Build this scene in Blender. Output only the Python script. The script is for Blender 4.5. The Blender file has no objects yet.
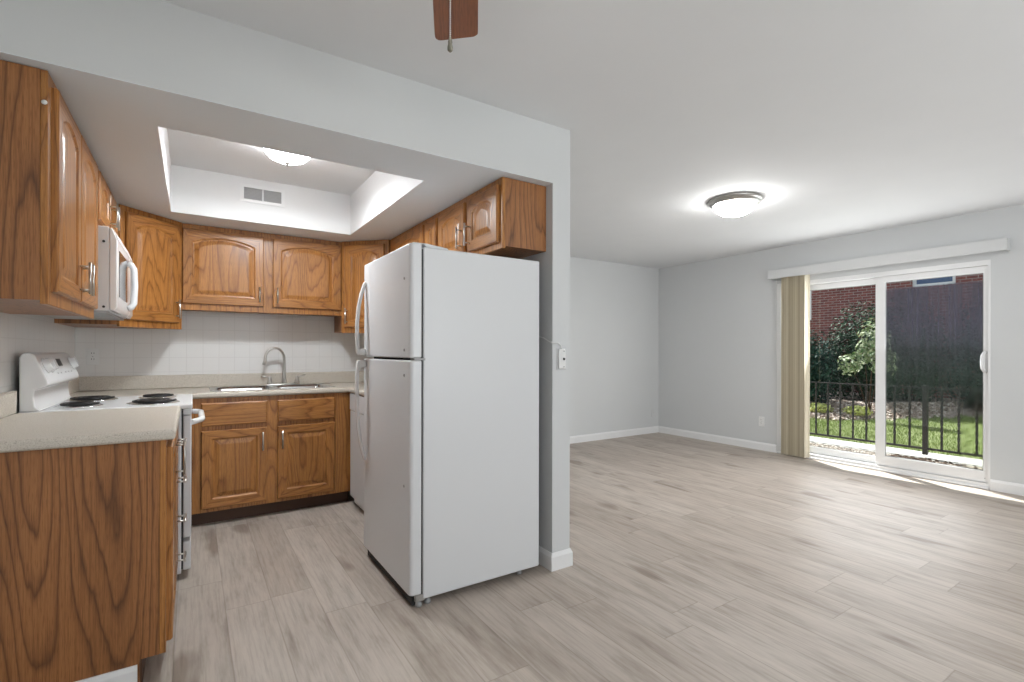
import bpy, math, random
from mathutils import Vector, Matrix

random.seed(7)
SC = bpy.context.scene
COL = SC.collection
PI = math.pi

# ------------------------------------------------------------------ camera, world, sun, fill light, exposure
cam_d = bpy.data.cameras.new('camera')
cam_d.sensor_width = 36.0
cam_d.sensor_fit = 'HORIZONTAL'
cam_d.lens = 493.29 * 36.0 / 1024.0
cam_d.shift_x = -(515.48 - 512.0) / 1024.0
cam_d.shift_y = (351.69 - 341.0) / 1024.0
cam_d.clip_start = 0.05
cam_d.clip_end = 200
cam = bpy.data.objects.new('camera', cam_d)
COL.objects.link(cam)
YAW, ROLL = 0.5797, 0.0018
cam.matrix_world = (Matrix.Translation((0, 0, 1.198)) @ Matrix.Rotation(-YAW, 4, 'Z')
                    @ Matrix.Rotation(PI / 2, 4, 'X') @ Matrix.Rotation(ROLL, 4, 'Z'))
SC.camera = cam

SC.view_settings.view_transform = 'Standard'
SC.view_settings.look = 'None'
SC.view_settings.gamma = 1.0
SC.view_settings.use_curve_mapping = False
SC.view_settings.exposure = 0.0

world = bpy.data.worlds.new('sky')
SC.world = world
world.use_nodes = True
bg = world.node_tree.nodes['Background']
bg.inputs[0].default_value = (0.80, 0.90, 1.0, 1)
bg.inputs[1].default_value = 1.0

sun_d = bpy.data.lights.new('sun', 'SUN')
sun_d.energy = 14.5
sun_d.angle = math.radians(0.6)
sun_d.color = (1.0, 0.98, 0.94)
sun = bpy.data.objects.new('sun', sun_d)
COL.objects.link(sun)
sun.rotation_euler = Vector((-0.42, -0.75, -1.0)).to_track_quat('-Z', 'Y').to_euler()

def area(name, loc, direction, sx, sy, power, color=(1, 1, 1)):
    d = bpy.data.lights.new(name, 'AREA')
    d.shape = 'RECTANGLE'
    d.size, d.size_y = sx, sy
    d.energy = power
    d.color = color
    o = bpy.data.objects.new(name, d)
    COL.objects.link(o)
    o.location = loc
    o.rotation_euler = Vector(direction).to_track_quat('-Z', 'Y').to_euler()
    return o

# added fill at a made-up window behind the camera; daylight at the sliding door
area('rear_fill_light', (2.2, -2.52, 1.45), (0.55, 1, 0.70), 2.5, 1.4, 110, (0.96, 0.98, 1.0))
area('door_daylight', (5.812, 2.1, 1.1), (-1, 0.0, 0.3), 1.4, 1.7, 38, (0.96, 0.98, 1.0))

# ------------------------------------------------------------------ mesh helpers
class MB:
    """collects one mesh"""
    def __init__(self):
        self.v, self.f, self.m, self.s = [], [], [], []
    def face(self, idx, m=0, smooth=False):
        self.f.append(tuple(idx)); self.m.append(m); self.s.append(smooth)
    def box(self, x0, x1, y0, y1, z0, z1, m=0):
        b = len(self.v)
        self.v += [(x, y, z) for z in (z0, z1) for y in (y0, y1) for x in (x0, x1)]
        for q in ((0, 2, 3, 1), (4, 5, 7, 6), (0, 1, 5, 4), (2, 6, 7, 3), (0, 4, 6, 2), (1, 3, 7, 5)):
            self.face([b + i for i in q], m)
        return self
    def loops(self, loops, m=0, smooth=False, cap0=True, cap1=True, closed=True, mats=None):
        b = len(self.v); n = len(loops[0])
        for L in loops: self.v += [tuple(p) for p in L]
        for k in range(len(loops) - 1):
            for i in range(n if closed else n - 1):
                j = (i + 1) % n
                self.face((b + k * n + i, b + k * n + j, b + (k + 1) * n + j, b + (k + 1) * n + i),
                          mats[k][i] if mats and mats[k] else m, smooth)
        if cap0: self.face([b + i for i in range(n)][::-1], m)
        if cap1: self.face([b + (len(loops) - 1) * n + i for i in range(n)], m)
        return self
    def tube(self, pts, r, n=10, m=0, smooth=True, caps=True):
        pts = [Vector(p) for p in pts]
        rs = r if isinstance(r, (list, tuple)) else [r] * len(pts)
        loops = []; up = None
        for i, p in enumerate(pts):
            t = (pts[min(i + 1, len(pts) - 1)] - pts[max(i - 1, 0)]).normalized()
            if up is None:
                up = Vector((0, 0, 1)) if abs(t.z) < 0.9 else Vector((1, 0, 0))
            a = t.cross(up).normalized(); up = a.cross(t).normalized()
            loops.append([p + (a * math.cos(2 * PI * k / n) + up * math.sin(2 * PI * k / n)) * rs[i] for k in range(n)])
        return self.loops(loops, m, smooth, caps, caps)
    def lathe(self, prof, n=32, c=(0, 0, 0), axis='z', m=0, smooth=True, caps=True):
        loops = []
        for r, h in prof:
            L = []
            for k in range(n):
                a = 2 * PI * k / n; x, y = r * math.cos(a), r * math.sin(a)
                p = (x, y, h) if axis == 'z' else (h, x, y) if axis == 'x' else (y, h, x)
                L.append((c[0] + p[0], c[1] + p[1], c[2] + p[2]))
            loops.append(L)
        return self.loops(loops, m, smooth, caps, caps)
    def prism(self, prof, a0, a1, axis='y', m=0):
        """profile extruded along an axis; prof (x,z) for y, (y,z) for x, (x,y) for z"""
        def P(p, a): return (p[0], a, p[1]) if axis == 'y' else (a, p[0], p[1]) if axis == 'x' else (p[0], p[1], a)
        return self.loops([[P(p, a0) for p in prof], [P(p, a1) for p in prof]], m)
    def cells(self, xs, ys, keep, z0, z1):
        """slab made of the kept cells of a grid, one watertight mesh"""
        ids = {}
        def V(i, j, k):
            if (i, j, k) not in ids:
                ids[(i, j, k)] = len(self.v); self.v.append((xs[i], ys[j], (z0, z1)[k]))
            return ids[(i, j, k)]
        nx, ny = len(xs) - 1, len(ys) - 1
        K = lambda i, j: 0 <= i < nx and 0 <= j < ny and keep((xs[i] + xs[i + 1]) / 2, (ys[j] + ys[j + 1]) / 2)
        for i in range(nx):
            for j in range(ny):
                if not K(i, j): continue
                self.face((V(i, j, 1), V(i + 1, j, 1), V(i + 1, j + 1, 1), V(i, j + 1, 1)))
                self.face((V(i, j, 0), V(i, j + 1, 0), V(i + 1, j + 1, 0), V(i + 1, j, 0)))
                for di, dj, a, b2 in ((0, -1, (i, j), (i + 1, j)), (1, 0, (i + 1, j), (i + 1, j + 1)),
                                      (0, 1, (i + 1, j + 1), (i, j + 1)), (-1, 0, (i, j + 1), (i, j))):
                    if not K(i + di, j + dj):
                        self.face((V(*a, 0), V(*b2, 0), V(*b2, 1), V(*a, 1)))
        return self

def obj(name, mb, mat, parent=None, loc=(0, 0, 0), rz=0.0, bevel=0.0, seg=2, weld=False):
    me = bpy.data.meshes.new(name)
    me.from_pydata([tuple(p) for p in mb.v], [], mb.f)
    for mt in (mat if isinstance(mat, (list, tuple)) else [mat]): me.materials.append(mt)
    me.polygons.foreach_set('material_index', mb.m)
    me.polygons.foreach_set('use_smooth', mb.s)
    me.update()
    o = bpy.data.objects.new(name, me); COL.objects.link(o)
    o.location = loc; o.rotation_euler = (0, 0, rz)
    if parent: o.parent = parent
    if bevel:
        b = o.modifiers.new('bevel', 'BEVEL'); b.width = bevel; b.segments = seg
        b.limit_method = 'ANGLE'; b.angle_limit = math.radians(35); b.harden_normals = False
        for p in me.polygons: p.use_smooth = True
        me.set_sharp_from_angle(angle=math.radians(50)) if hasattr(me, 'set_sharp_from_angle') else None
    return o

def tag(o, label, cat, group=None, kind=None):
    if label: o['label'] = label
    if cat: o['category'] = cat
    if group: o['group'] = group
    if kind: o['kind'] = kind
    return o

def thing(name, label, cat, loc=(0, 0, 0), rz=0.0, group=None):
    o = bpy.data.objects.new(name, None); COL.objects.link(o)
    o.empty_display_size = 0.1
    o.location = loc; o.rotation_euler = (0, 0, rz)
    return tag(o, label, cat, group)

def struct(name, mb, mat, parent=None, label=None, cat=None, bevel=0.0):
    o = obj(name, mb, mat, parent, bevel=bevel)
    if not parent: tag(o, label, cat, None, 'structure')
    return o

def copy_tree(o, parent=None):
    c = o.copy(); COL.objects.link(c)
    if parent: c.parent = parent
    for ch in [x for x in bpy.data.objects if x.parent == o]: copy_tree(ch, c)
    return c

# ------------------------------------------------------------------ materials
class NT:
    def __init__(self, name):
        self.mat = bpy.data.materials.new(name); self.mat.use_nodes = True
        self.t = self.mat.node_tree; self.b = self.t.nodes['Principled BSDF']; self.out = self.t.nodes['Material Output']
    def n(self, kind, **kw):
        nd = self.t.nodes.new(kind)
        for k, v in kw.items():
            if k.startswith('i_'):
                key = k[2:]
                nd.inputs[int(key) if key.isdigit() else key.replace('_', ' ')].default_value = v
            else: setattr(nd, k, v)
        return nd
    def l(self, a, b): self.t.links.new(a, b)
    def math(self, op, a, b=None, c=None, clamp=False):
        nd = self.n('ShaderNodeMath', operation=op); nd.use_clamp = clamp
        for i, x in enumerate((a, b, c)):
            if x is None: continue
            if hasattr(x, 'is_output'): self.l(x, nd.inputs[i])
            else: nd.inputs[i].default_value = x
        return nd.outputs[0]
    def vmath(self, op, a, b):
        nd = self.n('ShaderNodeVectorMath', operation=op)
        for i, x in enumerate((a, b)):
            if hasattr(x, 'is_output'): self.l(x, nd.inputs[i])
            else: nd.inputs[i].default_value = x
        return nd.outputs[0]
    def ramp(self, fac, stops, interp='LINEAR'):
        nd = self.n('ShaderNodeValToRGB'); nd.color_ramp.interpolation = interp
        e = nd.color_ramp.elements
        while len(e) > 1: e.remove(e[-1])
        e[0].position, e[0].color = stops[0][0], (*stops[0][1], 1)
        for p, c in stops[1:]:
            x = e.new(p); x.color = (*c, 1)
        self.l(fac, nd.inputs[0]); return nd.outputs[0]
    def noise(self, vec, scale, detail=2.0, rough=0.5, out=0):
        nd = self.n('ShaderNodeTexNoise'); nd.inputs['Scale'].default_value = scale
        nd.inputs['Detail'].default_value = detail; nd.inputs['Roughness'].default_value = rough
        if vec is not None: self.l(vec, nd.inputs['Vector'])
        return nd.outputs[out]
    def mix(self, fac, a, b, mode='MIX'):
        nd = self.n('ShaderNodeMix', data_type='RGBA', blend_type=mode)
        for s, x in ((nd.inputs[0], fac), (nd.inputs[6], a), (nd.inputs[7], b)):
            if hasattr(x, 'is_output'): self.l(x, s)
            elif isinstance(x, (int, float)): s.default_value = x
            else: s.default_value = (*x, 1)
        return nd.outputs[2]
    def base(self, x):
        if hasattr(x, 'is_output'): self.l(x, self.b.inputs['Base Color'])
        else: self.b.inputs['Base Color'].default_value = (*x, 1)
    def set(self, **kw):
        for k, v in kw.items(): self.b.inputs[k.replace('_', ' ')].default_value = v
        return self
    def bump(self, h, strength=0.2, dist=0.002):
        nd = self.n('ShaderNodeBump'); nd.inputs['Strength'].default_value = strength
        nd.inputs['Distance'].default_value = dist
        self.l(h, nd.inputs['Height']); self.l(nd.outputs[0], self.b.inputs['Normal'])

def coord(T): return T.n('ShaderNodeTexCoord').outputs['Object']

def plain(name, col, rough=0.5, metal=0.0, noise=0.0, nscale=60, spec=0.5, bump=0.0):
    T = NT(name); T.set(Roughness=rough, Metallic=metal); T.b.inputs['Specular IOR Level'].default_value = spec
    if noise:
        f = T.noise(coord(T), nscale, 3)
        T.base(T.mix(f, tuple(c * (1 - noise) for c in col), tuple(min(1, c * (1 + noise)) for c in col)))
        if bump: T.bump(f, bump, 0.001)
    else: T.base(col)
    return T.mat

def oak(name, axis='z', light=(0.45, 0.198, 0.052), dark=(0.25, 0.094, 0.022), rings=20.0, rough=0.34):
    T = NT(name)
    info = T.n('ShaderNodeObjectInfo')
    off = T.math('MULTIPLY', info.outputs['Random'], 37.0)
    cx = T.n('ShaderNodeCombineXYZ'); T.l(off, cx.inputs[0]); T.l(off, cx.inputs[1]); T.l(off, cx.inputs[2])
    def st(k): return {'z': (1, 1, k), 'x': (k, 1, 1), 'y': (1, k, 1)}[axis]
    c = coord(T)
    p = T.vmath('ADD', T.vmath('MULTIPLY', c, st(.13)), cx.outputs[0])
    wob = T.noise(p, 30, 2, .5, out=1)
    p2 = T.vmath('ADD', p, T.vmath('MULTIPLY', T.vmath('SUBTRACT', wob, (.5, .5, .5)), (.016, .016, .016)))
    n1 = T.noise(p2, 4.6, 1.0, 0.35)
    ph = T.math('FRACT', T.math('MULTIPLY', n1, rings))
    # growth ring: slow rise to a dark late-wood line, then a sharp drop
    q = T.vmath('ADD', T.vmath('MULTIPLY', c, st(.016)), cx.outputs[0])
    fine = T.noise(q, 240, 2.0, 0.6)
    pores = T.noise(T.vmath('ADD', T.vmath('MULTIPLY', c, st(.05)), cx.outputs[0]), 420, 1.0, 0.5)
    broad = T.noise(p, 5.0, 2.0)
    mid = tuple(a * .62 + b * .38 for a, b in zip(light, dark))
    col = T.ramp(ph, [(0.0, mid), (0.10, light), (0.55, light), (0.80, mid), (0.93, dark), (1.0, mid)])
    col = T.mix(0.65, col, T.ramp(fine, [(0.36, (.62, .57, .52)), (0.56, (1, 1, 1))]), 'MULTIPLY')
    col = T.mix(0.5, col, T.ramp(pores, [(0.36, (.55, .48, .42)), (0.46, (1, 1, 1))]), 'MULTIPLY')
    col = T.mix(1.0, col, T.ramp(broad, [(0.3, (.86, .84, .82)), (0.7, (1.08, 1.07, 1.05))]), 'MULTIPLY')
    T.base(col); T.set(Roughness=rough)
    T.b.inputs['Coat Weight'].default_value = 0.15; T.b.inputs['Coat Roughness'].default_value = 0.22
    T.bump(fine, 0.06, 0.0005)
    return T.mat

def planks():
    T = NT('laminate_planks'); W, L = 0.19, 1.25
    s = T.n('ShaderNodeSeparateXYZ'); T.l(coord(T), s.inputs[0])
    cxf = T.math('DIVIDE', T.math('ADD', s.outputs[0], 50.03), W)
    ci = T.math('FLOOR', cxf); fx = T.math('SUBTRACT', cxf, ci)
    wn = T.n('ShaderNodeTexWhiteNoise', noise_dimensions='1D'); T.l(ci, wn.inputs['W'])
    ry = T.math('ADD', T.math('DIVIDE', T.math('ADD', s.outputs[1], 50.0), L), wn.outputs['Value'])
    ri = T.math('FLOOR', ry); fy = T.math('SUBTRACT', ry, ri)
    c2 = T.n('ShaderNodeCombineXYZ'); T.l(ci, c2.inputs[0]); T.l(ri, c2.inputs[1])
    w2 = T.n('ShaderNodeTexWhiteNoise', noise_dimensions='2D'); T.l(c2.outputs[0], w2.inputs['Vector'])
    idv = w2.outputs['Value']
    z = T.math('MULTIPLY', idv, 40.0)
    def gcoord(ky):
        c = T.n('ShaderNodeCombineXYZ'); T.l(s.outputs[0], c.inputs[0]); T.l(T.math('MULTIPLY', s.outputs[1], ky), c.inputs[1]); T.l(z, c.inputs[2]); return c.outputs[0]
    g1 = T.noise(gcoord(.17), 12, 4.0, .66)
    g2 = T.noise(gcoord(.05), 75, 3.0, .6)
    knot = T.noise(gcoord(.28), 5.5, 2.0, .5)
    tone = T.ramp(idv, [(0, (.41, .352, .302)), (.5, (.45, .39, .338)), (1, (.485, .428, .376))])
    c = T.mix(1.0, tone, T.ramp(g1, [(.26, (.68, .65, .62)), (.48, (.97, .97, .97)), (.72, (1.12, 1.12, 1.12))]), 'MULTIPLY')
    c = T.mix(.6, c, T.ramp(g2, [(.33, (.74, .72, .70)), (.55, (1.05, 1.05, 1.05))]), 'MULTIPLY')
    c = T.mix(.9, c, T.ramp(knot, [(.27, (.55, .50, .46)), (.36, (1, 1, 1))]), 'MULTIPLY')
    ex = T.math('MINIMUM', fx, T.math('SUBTRACT', 1.0, fx)); ey = T.math('MINIMUM', fy, T.math('SUBTRACT', 1.0, fy))
    e = T.math('MINIMUM', T.math('MULTIPLY', ex, W), T.math('MULTIPLY', ey, L))
    seam = T.ramp(e, [(0.0, (.74, .72, .70)), (0.0022, (1, 1, 1))])
    c = T.mix(1.0, c, seam, 'MULTIPLY')
    T.base(c); T.set(Roughness=0.5); T.b.inputs['Specular IOR Level'].default_value = 0.45
    T.bump(g2, 0.05, 0.001)
    return T.mat

def tiles(axis):
    T = NT('backsplash_tile'); S = 0.108
    s = T.n('ShaderNodeSeparateXYZ'); T.l(coord(T), s.inputs[0])
    def edge(x):
        f = T.math('FRACT', T.math('DIVIDE', T.math('ADD', x, 20.02), S))
        return T.math('MULTIPLY', T.math('MINIMUM', f, T.math('SUBTRACT', 1.0, f)), S)
    e = T.math('MINIMUM', edge(s.outputs[0 if axis == 'x' else 1]), edge(s.outputs[2]))
    T.base(T.ramp(e, [(0.0010, (.70, .685, .665)), (0.0022, (.775, .765, .745))]))
    T.set(Roughness=0.25)
    T.bump(T.ramp(e, [(0.0008, (0, 0, 0)), (0.003, (1, 1, 1))]), 0.3, 0.001)
    return T.mat

def bricks():
    T = NT('red_brick')
    s = T.n('ShaderNodeSeparateXYZ'); T.l(coord(T), s.inputs[0])
    c = T.n('ShaderNodeCombineXYZ'); T.l(s.outputs[1], c.inputs[0]); T.l(s.outputs[2], c.inputs[1])
    b = T.n('ShaderNodeTexBrick'); T.l(c.outputs[0], b.inputs['Vector'])
    b.inputs['Color1'].default_value = (.25, .068, .058, 1); b.inputs['Color2'].default_value = (.17, .046, .045, 1)
    b.inputs['Mortar'].default_value = (.34, .27, .25, 1); b.inputs['Scale'].default_value = 1.0
    b.inputs['Mortar Size'].default_value = 0.008; b.inputs['Brick Width'].default_value = 0.205
    b.inputs['Row Height'].default_value = 0.0677; b.inputs['Mortar Smooth'].default_value = .1
    T.base(T.mix(.5, b.outputs['Color'], T.ramp(T.noise(c.outputs[0], 9, 4), [(.3, (.6, .6, .6)), (.7, (1.2, 1.2, 1.2))]), 'MULTIPLY'))
    T.set(Roughness=.9)
    return T.mat

def emit(name, col, strength):
    T = NT(name); T.base(col); T.set(Roughness=.4)
    T.b.inputs['Emission Color'].default_value = (*col, 1); T.b.inputs['Emission Strength'].default_value = strength
    return T.mat

def glass(name, fog=False):
    T = NT(name); T.t.nodes.remove(T.b)
    tr = T.n('ShaderNodeBsdfTransparent'); tr.inputs[0].default_value = (.93, .95, .95, 1)
    gl = T.n('ShaderNodeBsdfGlossy'); gl.inputs['Roughness'].default_value = .02
    mx = T.n('ShaderNodeMixShader'); mx.inputs[0].default_value = .02
    T.l(tr.outputs[0], mx.inputs[1]); T.l(gl.outputs[0], mx.inputs[2])
    last = mx
    if fog:
        s = T.n('ShaderNodeSeparateXYZ'); T.l(coord(T), s.inputs[0])
        def cc(ky, kz):
            c = T.n('ShaderNodeCombineXYZ'); T.l(T.math('MULTIPLY', s.outputs[1], ky), c.inputs[0]); T.l(T.math('MULTIPLY', s.outputs[2], kz), c.inputs[1]); return c.outputs[0]
        streak = T.noise(cc(34, .9), 1.0, 3, .6)
        streak = T.ramp(streak, [(.38, (0, 0, 0)), (.66, (1, 1, 1))])
        # fogged film starts just under the top rail, thins out downwards, ends in runs
        top = T.n('ShaderNodeMapRange'); top.inputs[1].default_value = 1.845; top.inputs[2].default_value = 1.815
        T.l(s.outputs[2], top.inputs[0])
        low = T.n('ShaderNodeMapRange'); low.inputs[1].default_value = .62; low.inputs[2].default_value = 1.45
        T.l(T.math('ADD', s.outputs[2], T.math('MULTIPLY', streak, .12)), low.inputs[0])
        mid = T.n('ShaderNodeMapRange'); mid.inputs[1].default_value = .45; mid.inputs[2].default_value = .75
        T.l(T.math('ADD', s.outputs[2], T.math('MULTIPLY', streak, -.25)), mid.inputs[0])
        run = T.math('MULTIPLY', streak, .26)
        f = T.math('ADD', T.math('MULTIPLY', T.math('MULTIPLY', low.outputs[0], .47), T.math('MULTIPLY_ADD', streak, .35, .75)), T.math('MULTIPLY', run, mid.outputs[0]))
        f = T.math('MULTIPLY', f, top.outputs[0], clamp=True)
        # grimy corner low on the latch side
        sy = T.n('ShaderNodeMapRange'); sy.inputs[1].default_value = 1.62; sy.inputs[2].default_value = 1.50
        T.l(T.math('ADD', s.outputs[1], T.math('MULTIPLY', T.noise(cc(3, 1), 2, 2), .12)), sy.inputs[0])
        sz = T.n('ShaderNodeMapRange'); sz.inputs[1].default_value = .95; sz.inputs[2].default_value = .70
        T.l(s.outputs[2], sz.inputs[0])
        patch = T.math('MULTIPLY', sy.outputs[0], sz.outputs[0])
        film = T.n('ShaderNodeBsdfDiffuse'); film.inputs[0].default_value = (.115, .115, .145, 1)
        lo_ = T.n('ShaderNodeMapRange'); lo_.inputs[1].default_value = 1.45; lo_.inputs[2].default_value = .95; T.l(s.outputs[2], lo_.inputs[0])
        T.l(T.mix(lo_.outputs[0], (.120, .118, .150), (.075, .100, .085)), film.inputs[0])
        m2 = T.n('ShaderNodeMixShader'); T.l(f, m2.inputs[0]); T.l(mx.outputs[0], m2.inputs[1]); T.l(film.outputs[0], m2.inputs[2])
        blur = T.n('ShaderNodeBsdfRefraction'); blur.inputs['IOR'].default_value = 1.0; blur.inputs['Roughness'].default_value = .28
        blur.inputs['IOR'].default_value = 1.02; blur.inputs['Color'].default_value = (.9, .93, .9, 1)
        m3 = T.n('ShaderNodeMixShader'); T.l(patch, m3.inputs[0]); T.l(m2.outputs[0], m3.inputs[1]); T.l(blur.outputs[0], m3.inputs[2])
        last = m3
    T.l(last.outputs[0], T.out.inputs[0])
    return T.mat

M = {}
M['oak'] = oak('oak_grain_upright', 'z')
M['oak_h'] = oak('oak_grain_across', 'x')
M['oak_y'] = oak('oak_grain_depth', 'y')
M['oak_panel'] = oak('oak_veneer_panel', 'z', (.36, .152, .050), (.155, .060, .019), rings=17, rough=.42)
M['toe'] = plain('dark_toe_kick', (.075, .035, .018), .6)
M['floor'] = planks()
M['wall'] = plain('pale_grey_wall_paint', (.615, .625, .628), .75, noise=.015, nscale=3)
M['warm_wall'] = M['wall']
M['ceil'] = plain('white_ceiling_paint', (.74, .75, .76), .85, noise=.02, nscale=4)
M['kceil'] = plain('matte_soffit_paint', (.75, .79, .82), .8, noise=.015, nscale=4)
M['tray'] = plain('bright_white_paint', (.78, .78, .78), .75)
M['trim'] = plain('white_trim_paint', (.80, .80, .80), .4)
M['tile_x'] = tiles('x'); M['tile_y'] = tiles('y')
M['white'] = plain('white_appliance_enamel', (.68, .688, .70), .38, noise=.01, nscale=300, bump=.04)
M['gloss'] = plain('glossy_white_enamel', (.80, .80, .80), .22)
M['vinyl'] = plain('white_vinyl', (.80, .80, .80), .35)
M['black'] = plain('black_plastic', (.012, .012, .013), .45)
M['dark'] = plain('dark_gap', (.02, .02, .02), .8)
M['grey'] = plain('grey_plastic', (.35, .35, .35), .5)
M['coil'] = plain('burner_coil_steel', (.03, .03, .03), .5, .6)
M['nickel'] = plain('brushed_nickel', (.62, .61, .58), .28, 1.0)
M['steel'] = plain('stainless_steel', (.60, .60, .60), .26, 1.0, noise=.05, nscale=200)
M['chrome'] = plain('chrome', (.75, .75, .75), .12, 1.0)
M['satin'] = plain('satin_nickel_rim', (.50, .49, .47), .35, .9)
M['iron'] = plain('black_iron', (.018, .017, .017), .5)
M['smoke'] = plain('smoked_glass', (.035, .037, .04), .1)
M['blade'] = oak('dark_walnut_blade', 'y', (.215, .074, .028), (.13, .042, .016), rings=6, rough=.35)
T = NT('beige_vinyl_vane'); T.base(T.ramp(T.n('ShaderNodeObjectInfo').outputs['Random'], [(0, (.62, .55, .41)), (1, (.84, .78, .64))])); T.set(Roughness=.5); M['vane'] = T.mat
M['valance'] = plain('light_grey_valance', (.64, .645, .645), .45)
M['louvre'] = plain('grey_painted_louvre', (.42, .42, .42), .5)
M['plate'] = plain('white_plastic_plate', (.76, .76, .75), .35)
def laminate():
    T = NT('beige_speckled_laminate'); c = coord(T)
    a = T.noise(c, 260, 3, .7); b = T.noise(c, 120, 2)
    col = T.mix(1.0, T.ramp(a, [(.34, (.36, .31, .25)), (.46, (.59, .535, .46)), (.60, (.63, .58, .505)), (.72, (.72, .68, .60))]),
                T.ramp(b, [(.3, (.94, .94, .93)), (.6, (1, 1, 1))]), 'MULTIPLY')
    T.base(col); T.set(Roughness=.42); return T.mat
M['lam'] = laminate()
M['brick'] = bricks()
M['glass'] = glass('clear_glass'); M['fog'] = glass('fogged_glass', True)

# ------------------------------------------------------------------ room constants
H = 2.44
XR, YF = 5.823, 4.993
YH, X1, X2, ZH = 2.15, 1.650, 1.773, 2.1225
XL, YS = -0.696, 4.585
YB = -2.6                       # wall behind the camera
T_ = 0.13
DY0, DY1, DZ = 1.33, 3.21, 2.01  # sliding door opening

struct('floor', MB().box(XL - .2, XR + .13, YB - .2, YF + .2, -.12, 0), M['floor'])
struct('ceiling', MB().box(XL - .2, XR + .2, YB - .2, YF + .2, H, H + .12), M['ceil'])
struct('wall_left', MB().box(XL - T_, XL, YB - .13, YF, 0, H), M['wall'])
struct('wall_back', MB().box(XL, X1, YS, YS + .1, 0, H), M['wall'])
struct('wall_far', MB().box(X1, XR + T_, YF, YF + T_, 0, H), M['wall'])
struct('wall_partition', MB().box(X1, X2, YH, YF, 0, H), M['wall'])
struct('wall_header', MB().box(XL, X1, YH, YH + .12, ZH + .002, H), M['wall'])
struct('trim_6', MB().box(XL, X1, YH, YH + .12, ZH, ZH + .0019), M['kceil'])
# right wall with the opening of the sliding door
w = MB()
ys = [YB - .13, DY0, DY1, YF + T_]; zs = [0, DZ, H]
w.cells(ys, zs, lambda y, z: not (DY0 < y < DY1 and z < DZ), 0, T_)
w.v = [(XR + c, a, b) for a, b, c in w.v]
struct('wall_right', w, M['wall'])
# wall behind the camera with an unseen window added for fill light
w = MB()
w.cells([XL - T_, .3, 3.5, XR + T_], [0, .7, 2.2, H], lambda x, z: not (.3 < x < 3.5 and .7 < z < 2.2), 0, T_)
w.v = [(a, YB - T_ + c, b) for a, b, c in w.v]
struct('wall_front', w, M['wall'])
wf = MB().cells([.3, .36, 1.87, 1.93, 3.44, 3.5], [.7, .76, 2.14, 2.2],
                lambda x, z: x < .36 or x > 3.44 or 1.87 < x < 1.93 or z < .76 or z > 2.14, 0, .08)
wf.v = [(a, YB - .11 + c, b) for a, b, c in wf.v]
win = struct('fill_window', wf, M['vinyl'])
obj('pane', MB().box(.36, 3.44, YB - .08, YB - .074, .76, 2.14), M['glass'], win)
# dropped kitchen ceiling with its light tray
TX0, TX1, TY0, TY1 = -0.124, 1.049, 2.504, 3.989
struct('ceiling_kitchen', MB().cells([XL, TX0, TX1, X1], [YH + .12, TY0, TY1, YS],
       lambda x, y: not (TX0 < x < TX1 and TY0 < y < TY1), ZH, ZH + .05), M['kceil'])
tr = MB().cells([TX0 - .002, TX0 + .003, TX1 - .003, TX1 + .002], [TY0 - .002, TY0 + .003, TY1 - .003, TY1 + .002],
       lambda x, y: not (TX0 + .003 < x < TX1 - .003 and TY0 + .003 < y < TY1 - .003), ZH - .0005, H - .0055)
struct('trim_5', MB().cells([TX0 - .03, TX0 - .002, TX1 + .002, TX1 + .03], [TY0 - .03, TY0 - .002, TY1 + .002, TY1 + .03],
       lambda x, y: not (TX0 - .002 < x < TX1 + .002 and TY0 - .002 < y < TY1 + .002), ZH + .0505, H), M['tray'])
struct('trim_1', tr, M['tray'])
struct('trim_2', MB().box(TX0, TX1, TY0, TY1, H - .006, H), M['tray'])   # painted tray top
# tiled backsplashes
struct('trim_3', MB().box(XL, X1, YS - .006, YS, .9, 1.56), M['tile_x'])
struct('trim_4', MB().box(XL, XL + .006, YH + .05, YS - .006, .9, 1.42), M['tile_y'])

def baseboard(name, x0, x1, y0, y1, side):
    """side: which way it faces"""
    h, t = .095, .013
    prof = [(0, 0), (t, 0), (t, h * .78), (t * .35, h), (0, h)]
    m = MB()
    if side == '-x': m.prism([(x1 - a, b) for a, b in prof], y0, y1, 'y')
    elif side == '+x': m.prism([(x0 + a, b) for a, b in prof], y0, y1, 'y')
    elif side == '-y': m.prism([(y1 - a, b) for a, b in prof], x0, x1, 'x')
    else: m.prism([(y0 + a, b) for a, b in prof], x0, x1, 'x')
    return struct(name, m, M['trim'])
baseboard('baseboard_far', X2, XR, YF, YF, '-y')
baseboard('baseboard_right', XR, XR, DY1, YF - .014, '-x')
baseboard('baseboard_right.001', XR, XR, YB, DY0, '-x')
# baseboard wrapped round the end of the partition wall
bb = MB()
def ring_at(t, z): return [(X1 - t, YF - .5, z), (X1 - t, YH - t, z), (X2 + t, YH - t, z), (X2 + t, YF - .5, z), (X2, YF - .5, z), (X2, YH, z), (X1, YH, z), (X1, YF - .5, z)]
bb.loops([ring_at(.013, 0), ring_at(.013, .074), ring_at(.0045, .095)])
struct('baseboard_partition', bb, M['trim'])
struct('baseboard_left', MB().prism([(2.2 - a, b) for a, b in [(0, 0), (.013, 0), (.013, .07), (.006, .085), (0, .085)]], XL, -.162, 'x'), M['trim'])

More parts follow.
